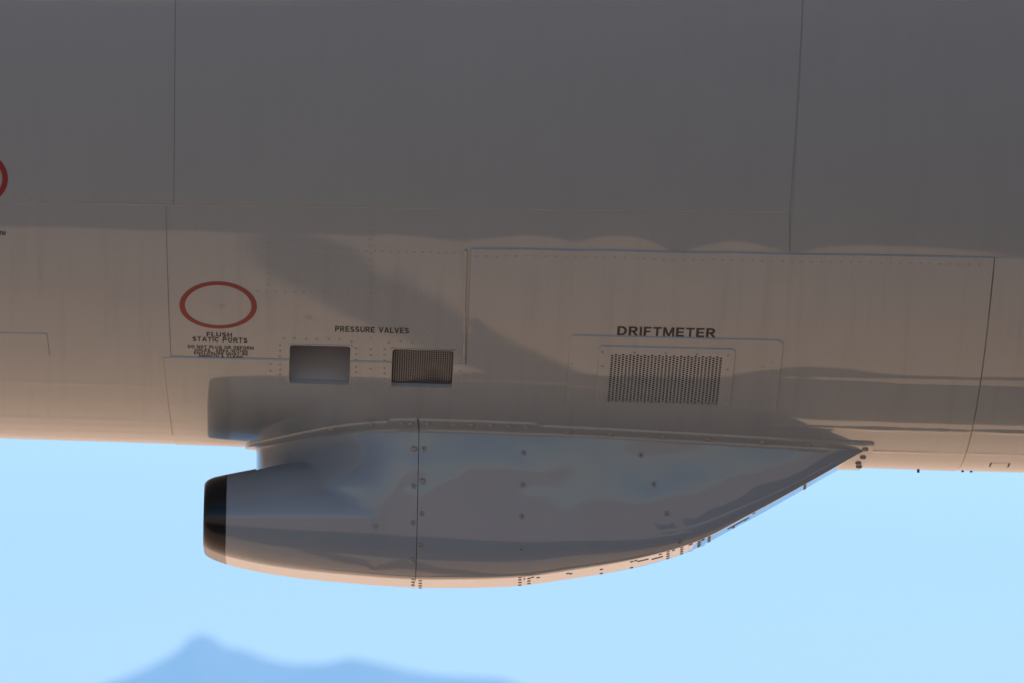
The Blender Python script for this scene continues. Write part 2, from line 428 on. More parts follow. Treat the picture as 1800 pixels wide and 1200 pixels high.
def cavity(name, b, depth, mat, parent, floor=True):
    V, F = [], []
    c = [(b[0], b[2]), (b[1], b[2]), (b[1], b[3]), (b[0], b[3])]
    for x, th in c: V.append(surf(x, th, 0.001))
    for x, th in c: V.append(surf(x, th, -depth))
    for k in range(4): F.append((k, (k + 1) % 4, 4 + (k + 1) % 4, 4 + k))
    if floor: F.append((4, 5, 6, 7))
    return link(name, mesh(name, V, F, False), mat, parent)
cavity('grille_cavity', (GRILLE[0] - .001, GRILLE[1] + .001, GRILLE[2] - .001, GRILLE[3] + .001), 0.06, M_DARK, skin)

# ---- height of the outermost sheet at a point
def topof(x, th):
    if x > xG and th > thG0: return 0.0036
    if x > xL and th > th_f: return 0.0036
    if x < p2s(292, 500)[0] and th > p2s(200, 361)[1]: return 0.0022
    return 0.0018 if th < p2s(600, 366)[1] else 0.0
# pressure valve openings: lip frame, duct and what sits in it
def rrect(b, grow, r, n=6):
    x0_, x1_, s0_, s1_ = b[0] - grow, b[1] + grow, b[2] * R0 - grow, b[3] * R0 + grow
    rr = r + grow; pts = []
    for cx, cy, a0 in ((x1_ - rr, s1_ - rr, 0), (x0_ + rr, s1_ - rr, 90), (x0_ + rr, s0_ + rr, 180), (x1_ - rr, s0_ + rr, 270)):
        for k in range(n + 1):
            a = math.radians(a0 + 90 * k / n); pts.append((cx + rr * math.cos(a), (cy + rr * math.sin(a)) / R0))
    return pts
def lip(b):
    V, F = [], []
    loops = [(rrect(b, 0.005, 0.012), -0.0006), (rrect(b, 0.0045, 0.012), 0.0005), (rrect(b, -0.0012, 0.012), 0.0005), (rrect(b, -0.0016, 0.012), -0.001), (rrect(b, -0.0016, 0.012), -0.008)]
    n = len(loops[0][0])
    for pts, h in loops:
        for x, th in pts: V.append(surf(x, th, h + (topof(x, th) if h > -.005 else 0)))
    for l in range(len(loops) - 1):
        for k in range(n): F.append((l * n + k, l * n + (k + 1) % n, (l + 1) * n + (k + 1) % n, (l + 1) * n + k))
    return link('valve_lip', mesh('valve_lip', V, F, True, 30), M_SKIN, skin)
for i, b in enumerate(HOLES):
    lip(b)
    cavity('valve_duct', (b[0] - .004, b[1] + .004, b[2] - .002, b[3] + .002), 0.16, M_DUCT if i == 0 else M_DUCT2, skin)
def wirefn(b, u, v):
    x = lerp(b[0] + .001, b[1] - .001, u); th = lerp(b[2], b[3], v)
    dep = 0.013 - 0.006 * math.sin(math.pi * u) * math.sin(math.pi * v) + 0.016 * math.exp(-((u - .72) / .16) ** 2 - ((v - .75) / .25) ** 2) + 0.003 * math.sin(u * 9 + v * 4)
    return surf(x, th, -dep)
V, F = [], []
b = HOLES[1]; NW, NH = 27, 20
def strand(pts, side, wdt):
    k0 = len(V)
    for q in pts:
        V.append(q - side * wdt); V.append(q + Vector((0, -1, 0)) * wdt); V.append(q + side * wdt)
    for k in range(len(pts) - 1):
        a = k0 + 3 * k; F.append((a, a + 1, a + 4, a + 3)); F.append((a + 1, a + 2, a + 5, a + 4))
for k in range(NW + 1):
    strand([wirefn(b, k / NW, j / 24) for j in range(25)], Vector((1, 0, 0)), 0.0009)
for j in range(NH + 1):
    strand([wirefn(b, k / 24, j / NH) for k in range(25)], Vector((0, 0, 1)), 0.0007)
link('wire_screen', mesh('wire_screen', V, F, False), M_WIRE, skin)

# ------------------------------------------------------------------ markings on the skin
def ring(name, px, py, ro, ri):
    xc, tcn = p2s(px, py); V, F = [], []; n = 96
    for rr in (ro, ri):
        for k in range(n):
            a = 2 * math.pi * k / n; x = xc + rr * math.cos(a); th = tcn + rr * math.sin(a) / R0
            V.append(surf(x, th, topof(x, th) + 0.0006))
    for k in range(n): F.append((k, (k + 1) % n, n + (k + 1) % n, n + k))
    link(name, mesh(name, V, F), M_RED, skin); return xc, tcn
GT, GH = 0.235, 0.20
def _R(x0, y0, x1, y1): return [[(x0, y0), (x1, y0), (x1, y1), (x0, y1)]]
def _A(cx, cy, rx, ry, a0, a1):
    n = max(4, int(abs(a1 - a0) / 18)); o = []
    for k in range(n):
        a, b = math.radians(a0 + (a1 - a0) * k / n), math.radians(a0 + (a1 - a0) * (k + 1) / n)
        o.append([(cx + rx * math.cos(a), cy + ry * math.sin(a)), (cx + rx * math.cos(b), cy + ry * math.sin(b)),
                  (cx + (rx - GT) * math.cos(b), cy + (ry - GH) * math.sin(b)), (cx + (rx - GT) * math.cos(a), cy + (ry - GH) * math.sin(a))])
    return o
def _mir(p, w): return [[(w - x, y) for x, y in q] for q in p]
_V = [[(0, 1), (.23, 1), (.57, 0), (.34, 0)]]
GLYPH = {
 'A': (.93, [[(0, 0), (.22, 0), (.58, 1), (.35, 1)], [(.93, 0), (.71, 0), (.35, 1), (.58, 1)]] + _R(.2, .2, .73, .36)),
 'B': (.82, _R(0, 0, GT, 1) + _R(GT, .83, .5, 1) + _R(GT, .42, .5, .58) + _R(GT, 0, .5, .17) + _A(.5, .71, .28, .29, -90, 90) + _A(.5, .29, .32, .29, -90, 90)),
 'C': (.88, _A(.46, .5, .46, .5, 40, 320)),
 'D': (.88, _R(0, 0, GT, 1) + _R(GT, .83, .43, 1) + _R(GT, 0, .43, .17) + _A(.43, .5, .45, .5, -90, 90)),
 'E': (.76, _R(0, 0, GT, 1) + _R(GT, .83, .74, 1) + _R(GT, .42, .70, .58) + _R(GT, 0, .76, .17)),
 'F': (.70, _R(0, 0, GT, 1) + _R(GT, .83, .70, 1) + _R(GT, .40, .62, .56)),
 'G': (.92, _A(.46, .5, .46, .5, 40, 320) + _R(.5, .36, .92, .52) + _R(.74, .08, .92, .4)),
 'H': (.85, _R(0, 0, GT, 1) + _R(.65, 0, .85, 1) + _R(GT, .42, .65, .59)),
 'I': (.21, _R(0, 0, .21, 1)),
 'L': (.70, _R(0, 0, GT, 1) + _R(GT, 0, .70, .17)),
 'M': (1.02, _R(0, 0, .19, 1) + _R(.83, 0, 1.02, 1) + [[(.0, 1), (.25, 1), (.60, 0), (.42, 0)], [(1.02, 1), (.77, 1), (.42, 0), (.60, 0)]]),
 'N': (.85, _R(0, 0, .19, 1) + _R(.66, 0, .85, 1) + [[(0, 1), (.23, 1), (.85, 0), (.62, 0)]]),
 'O': (.95, _A(.475, .5, .475, .5, 0, 360)),
 'P': (.80, _R(0, 0, GT, 1) + _R(GT, .83, .47, 1) + _R(GT, .37, .47, .53) + _A(.47, .685, .33, .315, -90, 90)),
 'R': (.86, _R(0, 0, GT, 1) + _R(GT, .83, .49, 1) + _R(GT, .40, .49, .56) + _A(.49, .70, .33, .30, -90, 90) + [[(.32, .42), (.56, .44), (.88, 0), (.63, 0)]]),
 'S': (.80, _A(.40, .71, .38, .29, 25, 270) + _A(.40, .29, .40, .29, -155, 90)),
 'T': (.78, _R(0, .83, .78, 1) + _R(.29, 0, .49, .83)),
 'U': (.85, _R(0, .38, GT, 1) + _R(.65, .38, .85, 1) + _A(.425, .38, .425, .38, 180, 360)),
 'V': (.91, _V + _mir(_V, .91)),
 'W': (1.24, [[(0, 1), (.21, 1), (.45, 0), (.26, 0)], [(.55, 1), (.69, 1), (.45, 0), (.26, 0)], [(.55, 1), (.69, 1), (.98, 0), (.79, 0)], [(1.24, 1), (1.03, 1), (.79, 0), (.98, 0)]]),
 '&': (.95, _A(.40, .76, .25, .24, 0, 360) + _A(.38, .28, .38, .28, 90, 360) + [[(.2, .68), (.42, .68), (.95, 0), (.69, 0)]]),
 '.': (.21, _R(0, 0, .21, .2)), ' ': (.42, [])}
def text(s, xa, xb, th_top, th_bot, bold=0):
    quads, cx = [], 0.0
    for ch in s:
        wd, q = GLYPH[ch]
        for p_ in q: quads.append([(cx + x, y) for x, y in p_])
        cx += wd + 0.15
    cx -= 0.15; V, F = [], []
    for k, q in enumerate(quads):
        k0 = len(V)
        for x, y in q:
            X, T = lerp(xa, xb, x / cx), lerp(th_bot, th_top, y); V.append(surf(X, T, topof(X, T) + 0.0006 + 0.00002 * (k % 7)))
        F.append(tuple(range(k0, k0 + 4)))
    return link('lettering', mesh('lettering', V, F, False), M_INK, skin)
def text_px(s, xa, xb, yt, yb, bold=0.018):
    xm, ym = (xa + xb) / 2, (yt + yb) / 2
    text(s, p2s(xa, ym)[0], p2s(xb, ym)[0], p2s(xm, yt)[1], p2s(xm, yb)[1], bold)
c1 = ring('red_ring', 383.5, 538, 0.0985, 0.0845)
c2 = ring('red_ring', -55, 313, 0.0985, 0.0845)
text_px('DRIFTMETER', 1085, 1258, 573.8, 589.3, 0.024)
text_px('PRESSURE VALVES', 589, 719, 574.8, 584.6, 0.026)
for s, xa, xb, yt, yb, bo in (('FLUSH', 363, 408, 584.6, 592, .026), ('STATIC PORTS', 338, 435, 593, 600.6, .026),
                              ('DO NOT PLUG OR DEFORM', 330, 446, 606.5, 612, .014), ('HOLES.  AREA WITHIN', 342, 435, 612.6, 617.2, .014),
                              ('ENCLOSURE MUST BE', 341, 436, 617.8, 622.3, .014), ('SMOOTH & CLEAN.', 349, 428, 622.8, 627, .014)):
    text_px(s, xa, xb, yt, yb, bo)
    xm, ym = (xa + xb) / 2, (yt + yb) / 2
    X0, X1, T0, T1 = p2s(xa, ym)[0], p2s(xb, ym)[0], p2s(xm, yt)[1], p2s(xm, yb)[1]
    dx, dt = c2[0] - c1[0], c2[1] - c1[1]
    text(s, X0 + dx, X1 + dx, T0 + dt, T1 + dt, bo)
# static ports in the ring: flat dark discs, the holes' shade put in as colour
V, F = [], []
for dx, dy, rr in ((0, 0, 2.2), (-9, 2, 1.4), (-5, -2, 1.2), (6, 2, 1.4), (1, -6, 1.2), (0, 6, 1.3), (10, 1, 1), (-14, 2, 1), (4, -3, 1.1), (-3, 4, 1)):
    x, th = p2s(389 + dx * .8, 538 + dy * .8); k0 = len(V)
    for k in range(8):
        a = k * math.pi / 4; V.append(surf(x + rr * .001 * math.cos(a), th + rr * .001 * math.sin(a) / R0, 0.0004))
    F.append(tuple(range(k0, k0 + 8)))
link('static_port_dark_discs', mesh('static_port_dark_discs', V, F), M_SEAL_RECESS, skin)

# ------------------------------------------------------------------ rivets and screws
def headmesh(name, rings, n, cap_dark=None):
    V, F = [], []
    for r_, h in rings:
        for k in range(n):
            a = 2 * math.pi * k / n; V.append((r_ * math.cos(a), r_ * math.sin(a), h))
    for l in range(len(rings) - 1):
        for k in range(n): F.append((l * n + k, l * n + (k + 1) % n, (l + 1) * n + (k + 1) % n, (l + 1) * n + k))
    F.append(tuple((len(rings) - 1) * n + k for k in range(n)))
    return mesh(name, V, F, True, 50)
ME_RIVET = headmesh('rivet', [(0.0050, -0.0008), (0.0042, 0.0007), (0.0026, 0.0009), (0.0019, 0.0002)], 10)
ME_RIVET.materials.append(M_SKIN); ME_RIVET.materials.append(M_SEAL_RECESS); ME_RIVET.polygons[len(ME_RIVET.polygons) - 1].material_index = 1  # dark cap deepens the recess, shade put in as colour
ME_FLUSH = headmesh('rivet', [(0.0042, -0.0002), (0.0034, 0.0005), (0.0012, 0.0003)], 10)
ME_FLUSH.materials.append(M_SKIN); ME_FLUSH.materials.append(M_SEAL_RECESS); ME_FLUSH.polygons[len(ME_FLUSH.polygons) - 1].material_index = 1  # same dark cap, the centre's shade given by colour
def place(name, me, P, nn, parent, off=0.0):
    o = bpy.data.objects.new(name, me); COL.objects.link(o); o.parent = parent
    q = nn.to_track_quat('Z', 'Y'); o.matrix_world = Matrix.Translation(P + nn * off) @ q.to_matrix().to_4x4()
    o.parent = parent
    return o
def rivet(px, py, me=ME_RIVET):
    x, th = p2s(px + random.uniform(-.6, .6), py + random.uniform(-.5, .5))
    place('rivet', me, surf(x, th, topof(x, th)), nrm(x, th), skin)
for q in [(499, 595), (517, 595), (538, 596), (557, 596), (578, 596), (597, 597), (618, 600), (499, 673), (519, 676), (539, 676), (560, 677), (579, 678), (599, 678), (619, 677),
          (684, 602), (704, 600), (724, 602), (743, 602), (763, 604), (783, 605), (802, 607), (683, 680), (705, 684), (721, 683), (740, 684), (761, 684), (781, 685), (801, 684),
          (807, 619), (808, 632), (808, 649), (807, 659), (807, 667), (807, 676)]: rivet(*q)
for y in (606, 616, 626, 637, 646, 655, 664): rivet(492, y); rivet(626, y + 5); rivet(676, y + 6.5)
for y in (636, 648, 660): rivet(475, y)
for y in (613, 623, 645): rivet(651, y)
for i in range(28): rivet(434 + 14 * i, 437 + 0.022 * 14 * i, ME_FLUSH)
for i in range(21): rivet(452 + 16 * i, 512.5 + 0.02 * 16 * i, ME_FLUSH)
for i in range(17): rivet(650.5 + .04 * i, 396 + 12.4 * i, ME_FLUSH)
for i in range(8): rivet(472 + .05 * i, 428 + 10.5 * i, ME_FLUSH)
for i in range(6): rivet(745 + 13 * i, 584 + .3 * i, ME_FLUSH)
for i in range(36): rivet(8 + 15.5 * i, 349 + 0.012 * 15.5 * i, ME_FLUSH)
for i in range(52): rivet(838 + 17.3 * i, 449 + .0172 * 17.3 * i, ME_FLUSH)
for i in range(5): rivet(12 + 14 * i, 589 + .3 * i, ME_FLUSH); rivet(10 + 15 * i, 615 + .6 * i, ME_FLUSH)
for i in range(3): rivet(75, 595 + 8 * i, ME_FLUSH)
for q in [(1059, 612), (1115, 613), (1170, 614), (1225, 616), (1280, 618), (1059, 637), (1279, 643), (1060, 690), (1278, 696)]:
    x, th = p2s(*q); place('screw', ME_RIVET, surf(x, th, 0.0092), nrm(x, th), gplate)
for q in [(1357, 632), (1352, 655), (1005, 634), (1008, 652), (1340, 640)]:
    x, th = p2s(*q); place('screw', ME_FLUSH, surf(x, th, 0.0064), nrm(x, th), dplate)

# ------------------------------------------------------------------ the scoop under the belly
def X_of(px, py=880, Y=-0.38): return pY(px, py, Y).x
WALL2 = Pchip([(a, b * b) for a, b in [(X_of(448), 0.0), (-.662, .07), (-.635, .13), (-.60, .185), (-.55, .245), (-.50, .29), (-.42, .345), (-.33, .380), (-.24, .393), (-.1, .397), (0.05, .395), (.3, .385), (.6, .366), (.95, .340)]])
def w_wall(x): return math.sqrt(max(0.0, WALL2(x)))
def zbelly(x, y):
    r = Rr(x); return Zc(x) - math.sqrt(max(0.0, r * r - y * y))
ZBOT = Pchip([(X_of(a, b, .3), pY(a, b, .3).z) for a, b in [(356, 977), (400, 993), (500, 1013), (600, 1024), (735, 1033), (820, 1033), (900, 1030), (1000, 1017), (1100, 1000), (1200, 972), (1300, 922), (1400, 867), (1470, 827), (1500, 810), (1530, 790), (1570, 765)]])
ZNT = Pchip([(X_of(a, b, -.28), pY(a, b, -.28).z) for a, b in [(356, 842), (372, 837.5), (398, 832), (450, 822), (490, 813), (560, 806), (735, 800)]])
ZEQ = Pchip([(X_of(a, b), pY(a, b, -.39).z) for a, b in [(356, 908), (600, 908), (735, 912), (900, 925), (1000, 932), (1100, 934), (1200, 926), (1300, 890), (1400, 845), (1470, 808), (1500, 797), (1530, 775), (1570, 745)]])
RHO = Pchip([(X_of(a), b) for a, b in [(356, .115), (600, .125), (735, .12), (900, .10), (1000, .09), (1100, .06), (1200, .035), (1300, .02), (1500, .008)]])
WN = Pchip([(X_of(a), b) for a, b in [(356, .362), (450, .378), (600, .388), (735, .392)]])
XF0, XSEAM, XT, XT2 = X_of(448), X_of(734), X_of(1500), X_of(1560)
def smax(a, b, k):
    h = max(k - abs(a - b), 0.0) / k; return max(a, b) + h * h * k * 0.25
_rw = random.Random(11)
WAVES = [(_rw.uniform(2, 13) * _rw.choice((-1, 1)), _rw.uniform(9, 42), _rw.uniform(0, 6.28)) for _ in range(9)]
PODSCREWS = [(727, 853), (726, 918), (728, 788), (724, 984), (745, 788), (741, 902), (739, 958), (920, 795), (919, 851), (917, 907), (915, 964), (1126, 799), (1149, 850), (1172, 902), (1194, 952), (743, 845)]
DIMPLES = [(pY(a, b, -.385).x, pY(a, b, -.385).z, _rw.uniform(.5, 1.2)) for a, b in PODSCREWS]
def wav(x, z):
    d = 0.0
    for xd, zd, k in DIMPLES:
        r2 = ((x - xd) ** 2 + (z - zd) ** 2) / .028 ** 2
        if r2 < 9: d -= .0007 * k * math.exp(-r2)
    d += .00035 * noise.noise(Vector((x * 14, z * 22, 5.5)))
    return d + sum(0.0070 / kz * math.sin(kx * x + kz * z + ph + 0.8 * math.sin(1.7 * kx * x + ph)) for kx, kz, ph in WAVES)
def lower(x, W, n=18):
    """corner under the side, then flat bottom to the middle"""
    rho, ze = min(RHO(x), W * 0.9), min(ZEQ(x), zbelly(x, w_wall(x)) + .024); zb = min(ZBOT(x), ze - .0005)
    out = []
    for k in range(1, n + 1):
        a = k / n * math.pi / 2
        out.append((W - rho + rho * math.cos(a), ze - (ze - zb) * math.sin(a)))
    for k in range(1, 7): out.append(((W - rho) * (1 - k / 6), zb))
    return out
X500, X600, X660 = X_of(500), X_of(600), X_of(662)
def w_eq(x):                                             # half-width at the nozzle's waterline
    return lerp(WN(x), w_wall(XSEAM) - .0068, sstep((x - X_of(560)) / (X660 - X_of(560))))
def w_low(x):                                            # pylon wall where it meets the nozzle
    if x < X500: return w_low(X500) * w_wall(x) / w_wall(X500)
    qc = 0.93 * max(0.0, 1 - (x - X500) / (X660 - X500))
    return w_eq(x) - RHO(x) * (1 - math.sqrt(1 - qc * qc))
def section(x, front):
    pts = []
    wp = w_wall(x); zt = zbelly(x, wp) + 0.025
    ze = min(ZEQ(x), zt - .001)
    nU = 90; wl = w_low(x) if front else 0; we = w_eq(x) if front else 0
    tr = sstep((x - X_of(640)) / (XSEAM - X_of(640)))
    for k in range(nU + 1):
        f_ = k / nU; z = lerp(zt, ze, f_)
        wr = wp - 0.0068 * f_ ** 4
        if front:
            wa = lerp(lerp(wp, wl, sstep((f_ - .12) / .6)), wr, tr)
            hu = ZNT(x) - ze; q = (z - ze) / hu; rho = RHO(x)
            wn = we - rho + rho * math.sqrt(1 - q * q) if q < 0.97 else we - rho + rho * math.sqrt(1 - .97 ** 2) - (q - .97) * hu * 30
            wv = smax(wa, wn, 0.006) - .0015 * sstep((x - X_of(600)) / .1) if x < X660 else wa
            if x < X660: wv = lerp(wv, max(wa, wn), sstep((x - X_of(600)) / (X660 - X_of(600))))
        else:
            wv = wr
        wv += wav(x, z) * min(1, (x - XF0) / .3) ** 2
        pts.append((wv, z))
    return pts + lower(x, pts[-1][0])
def loft(name, stations, mat, parent, fn, cap0=False, cap1=False):
    V, F = [], []
    secs = [fn(x) for x in stations]
    n = len(secs[0])
    for x, s in zip(stations, secs):
        for yv, z in s: V.append((x, -yv, z))
        for yv, z in reversed(s[:-1]): V.append((x, yv, z))
    m_ = 2 * n - 1
    for i in range(len(stations) - 1):
        for k in range(m_ - 1):
            a = i * m_ + k; F.append((a, a + m_, a + m_ + 1, a + 1))
    if cap0: F.append(tuple(range(m_)))
    if cap1: F.append(tuple(reversed(range((len(stations) - 1) * m_, len(stations) * m_))))
    o = link(name, mesh(name, V, F, True, 38), mat, parent)
    return o, V, F
scoop = bpy.data.objects.new('scoop_fairing', None)
NF = 64
stF = [XF0 + (XSEAM - 0.0008 - XF0) * (1 - math.cos(k / NF * math.pi / 2)) ** 1.15 for k in range(NF + 1)]
stF[0] += 1e-4
front, VF, FF = loft('scoop_nose', stF, M_POD, aircraft, lambda x: section(x, True))
stR = [lerp(XSEAM + 0.0008, XT2, k / 150) for k in range(151)]
rear, VR, FR = loft('scoop_fairing', stR, M_POD, aircraft, lambda x: section(x, False), cap1=True)
def shrunk(x):
    return [(yv - 0.006 if yv > .006 else yv, z + (0.006 if k > 92 else 0)) for k, (yv, z) in enumerate(section(x, False))]
loft('joint_strip', [XSEAM - 0.02, XSEAM, XSEAM + 0.02], M_DARK, front, shrunk)
# nozzle ahead of the pylon, with black lip and hollow throat
def nozzle_sec(x, sc_=1.0):
    ze, zt, zb, W, rho = ZEQ(x), ZNT(x), ZBOT(x), WN(x), RHO(x)
    pts = [(0.0001 if k == 0 else (W - rho) * k / 6, zt) for k in range(7)]
    for k in range(1, 19):
        a = k / 18 * math.pi / 2; pts.append((W - rho + rho * math.sin(a), ze + (zt - ze) * math.cos(a)))
    for k in range(1, 19):
        a = k / 18 * math.pi / 2; pts.append((W - rho + rho * math.cos(a), ze - (ze - zb) * math.sin(a)))
    for k in range(1, 7): pts.append(((W - rho) * (1 - k / 6), zb))
    d = 1 - sc_
    return [(max(0, yv - d * .11 if yv > .11 * d else 0), lerp(z, ze, d)) for yv, z in pts]
def noz_loft(name, st, mat, parent):
    V, F = [], []
    for x, s_ in st:
        s = nozzle_sec(x, s_)
        for yv, z in s: V.append((x, -yv, z))
        for yv, z in reversed(s[1:-1]): V.append((x, yv, z))
    m_ = len(V) // len(st)
    for i in range(len(st) - 1):
        for k in range(m_):
            a = i * m_ + k; b_ = i * m_ + (k + 1) % m_; F.append((a, a + m_, b_ + m_, b_))
    return link(name, mesh(name, V, F, True, 38), mat, parent)
XL0 = X_of(358)
noz = noz_loft('nozzle', [(lerp(X_of(398), XF0 + .0005, k / 16), 1.0) for k in range(17)], M_POD, front)
noz_loft('nozzle_lip', [(XL0 + a, s_) for a, s_ in ((.10, .80), (.03, .82), (.008, .84), (.001, .87), (0, .90), (.002, .93), (.007, .962), (.015, .984), (.026, .997), (X_of(398) - XL0, 1.0))], M_BLACK, front)
V, F = [], []
s = nozzle_sec(XL0 + .10, .80)
for yv, z in s: V.append((XL0 + .099, -yv, z))
for yv, z in reversed(s[1:-1]): V.append((XL0 + .099, yv, z))
link('nozzle_throat', mesh('nozzle_throat', V, [tuple(range(len(V)))], False), M_DARK, front)

# mounting flange on the belly
def wall_poly():
    pts = []
    for k in range(26):
        a = (k / 25) ** 2; x = XF0 + a * 0.40; pts.append(Vector((x, -w_wall(x), 0)))
    for k in range(1, 100): x = lerp(XF0 + .40, XT - .01, k / 99); pts.append(Vector((x, -w_wall(x), 0)))
    for x in (XSEAM - .0009, XSEAM + .0009, X_of(684), X_of(690), X_of(939), X_of(945)): pts.append(Vector((x, -w_wall(x), 0)))
    return sorted(pts, key=lambda q: q.x)
wp_ = wall_poly()
def offset_poly(pts, d):
    out = []
    for i, q in enumerate(pts):
        a = pts[max(0, i - 1)]; c = pts[min(len(pts) - 1, i + 1)]
        tv = (c - a).normalized()
        if i == 0: tv = Vector((0, -1, 0))
        nv = Vector((tv.y, -tv.x, 0))
        if i == 0: nv = Vector((-1, 0, 0))
        dd = d(q.x) if callable(d) else d
        out.append(q + nv * dd)
    return out
def fl_w(x):
    wdt = 0.030 + 0.018 * sstep((x - XF0) / 0.3)
    tabk = sstep((x - X_of(683)) / 0.012) * (1 - sstep((x - X_of(938)) / 0.012))
    return wdt + 0.016 * tabk
outer = offset_poly(wp_, fl_w)
cx_end = XT + 0.052
# tail corner
oc = outer[-1]
tailpts = []
rc = 0.018
for k in range(1, 7):
    a = k / 6 * math.pi / 2; tailpts.append(Vector((cx_end - rc + rc * math.sin(a), oc.y + rc - rc * math.cos(a), 0)))
for k in range(1, 9): tailpts.append(Vector((cx_end - 0.012 * k / 8, lerp(oc.y + rc, 0, k / 8), 0)))
base_h = 0.0036
def strip(name, O, I, parent, x_lo, x_hi):
    rowsP = []
    for o_, i_ in zip(O, I):
        if not (x_lo <= i_.x <= x_hi): continue
        mid = o_.lerp(i_, 0.55); row = []; fk = 1 - sstep((i_.x - X_of(1440)) / .06)
        for q, h in ((o_ + (o_ - i_).normalized() * .001, -0.002), (o_, 0.0055), (o_.lerp(i_, .06), 0.0065), (mid, 0.0068), (o_.lerp(i_, .86), .0070 + .0015 * fk), (o_.lerp(i_, 1.0), .007 + .008 * fk), (o_.lerp(i_, 1.05), .007 + .017 * fk)):
            row.append(Vector((q.x, q.y, zbelly(q.x, q.y) - base_h - h)))
        rowsP.append(row)
    V, F = [], []
    n = len(rowsP[0]); m_ = len(rowsP)
    for sgn in (1, -1):
        k0 = len(V)
        for row in rowsP:
            for q in row: V.append((q.x, q.y * sgn, q.z))
        for i in range(m_ - 1):
            for k in range(n - 1):
                a = k0 + i * n + k; f_ = (a, a + n, a + n + 1, a + 1); F.append(f_ if sgn == 1 else f_[::-1])
    return link(name, mesh(name, V, F, True, 35), M_POD_FL, parent)
M_POD_FL = M_SKIN
O_all = outer + tailpts
I_all = wp_ + [Vector((XT - 0.02, lerp(wp_[-1].y, 0, 0 if k < 6 else (k - 5) / 8), 0)) for k in range(len(tailpts))]
fl_f = strip('mounting_flange', O_all, I_all, front, -9, XSEAM - 0.0008)
fl_r = strip('mounting_flange', O_all, I_all, rear, XSEAM + 0.0008, 9)

# fasteners on the scoop
bv = BVHTree.FromPolygons([Vector(v) for v in VF + VR], FF + [tuple(i + len(VF) for i in f_) for f_ in FR])
ME_SCREW = headmesh('screw', [(0.0072, -0.001), (0.0070, 0.0018), (0.006, 0.0026), (0.0020, 0.0028), (0.0018, 0.0012)], 12)
ME_SCREW.materials.append(M_SCREW); ME_SCREW.materials.append(M_DARK); ME_SCREW.polygons[len(ME_SCREW.polygons) - 1].material_index = 1
ME_BUTTON = headmesh('screw', [(0.0085, -0.001), (0.0080, 0.0024), (0.0062, 0.0042), (0.003, 0.0048)], 12); ME_BUTTON.materials.append(M_SCREW)
ME_BOLT = headmesh('bolt', [(0.0052, -0.001), (0.0050, 0.0010), (0.0042, 0.0018), (0.0025, 0.0021)], 8); ME_BOLT.materials.append(M_SKIN)
def onpod(px, py, me, parent, name='screw'):
    d = pixdir(px, py).normalized(); hit = bv.ray_cast(CAM + d * 20, d)
    if hit[0] is None: return
    nn = hit[1]; nn = -nn if nn.dot(d) > 0 else nn
    place(name, me, hit[0], nn, parent)
for q in [(727, 853), (726, 918)]: onpod(*q, ME_SCREW, front)
for q in [(728, 788), (724, 984)]: onpod(*q, ME_BUTTON, front)
for q in [(745, 788), (741, 902), (739, 958), (920, 795), (919, 851), (917, 907), (915, 964), (1126, 799), (1149, 850), (1172, 902), (1194, 952)]: onpod(*q, ME_SCREW, rear)
onpod(743, 845, ME_BUTTON, rear)
def underpod(px, y, parent, me=ME_BOLT):
    x = X_of(px, 1010, y); hit = bv.ray_cast(Vector((x, y, 1.5)), Vector((0, 0, 1)))
    if hit[0] is None: return
    nn = hit[1]; nn = -nn if nn.z > 0 else nn
    place('bolt', me, hit[0], nn, parent)
for y in (-.27, -.09, .10, .27): underpod(726, y, front)
for y in (-.20, -.03, .13, .28): underpod(739, y, rear); 
for y in (-.28, -.12, .06, .24): underpod(914, y, rear)
for y in (-.16, .02, .2): underpod(930, y, rear)
underpod(936, -.22, rear); underpod(946, -.15, rear); underpod(998, -.13, rear); underpod(1003, -.08, rear); underpod(1057, -.05, rear); underpod(1057, .25, rear)
for px in (1172, 1196, 1226, 1244):
    for k in range(4): underpod(px + 1.5, -.29 + k * .19, rear)
for k in range(4): underpod(1412, -.30 + k * .18, rear)
for q in ((1110, -.2), (1117, -.22), (1110, .25), (1160, -.25), (1290, 0.0), (1308, 0.05), (1323, -.26), (1288, .2)): underpod(*q, rear)
# cover strips across the bottom of the scoop
def bstrip(pxa, pxb, ya, yb, t):
    V, F = [], []
    n = 10
    for px in (pxa, pxb):
        for k in range(n + 1):
            y = lerp(ya, yb, k / n); x = X_of(px, 1000, y)
            z = ZBOT(x); V += [(x, y, z + .001), (x, y, z - t)]
    m_ = 2 * (n + 1)
    for k in range(n):
        a = 2 * k
        F += [(a + 1, a + 3, m_ + a + 3, m_ + a + 1), (a, a + 2, a + 3, a + 1), (m_ + a, m_ + a + 1, m_ + a + 3, m_ + a + 2)]
    F += [(0, 1, m_ + 1, m_), (m_ - 2, 2 * m_ - 2, 2 * m_ - 1, m_ - 1)]
    link('cover_strip', mesh('cover_strip', V, F, False), M_POD, rear)
bstrip(1181, 1186, -.30, .31, .003); bstrip(1210, 1217, -.31, .31, .003); bstrip(1232, 1238, -.31, .31, .004); bstrip(921, 923, -.2, .15, .004)
bstrip(1278, 1316, -.02, -.01, .002); bstrip(1120, 1140, -.12, -.11, .002); bstrip(1145, 1165, -.02, -.01, .002)
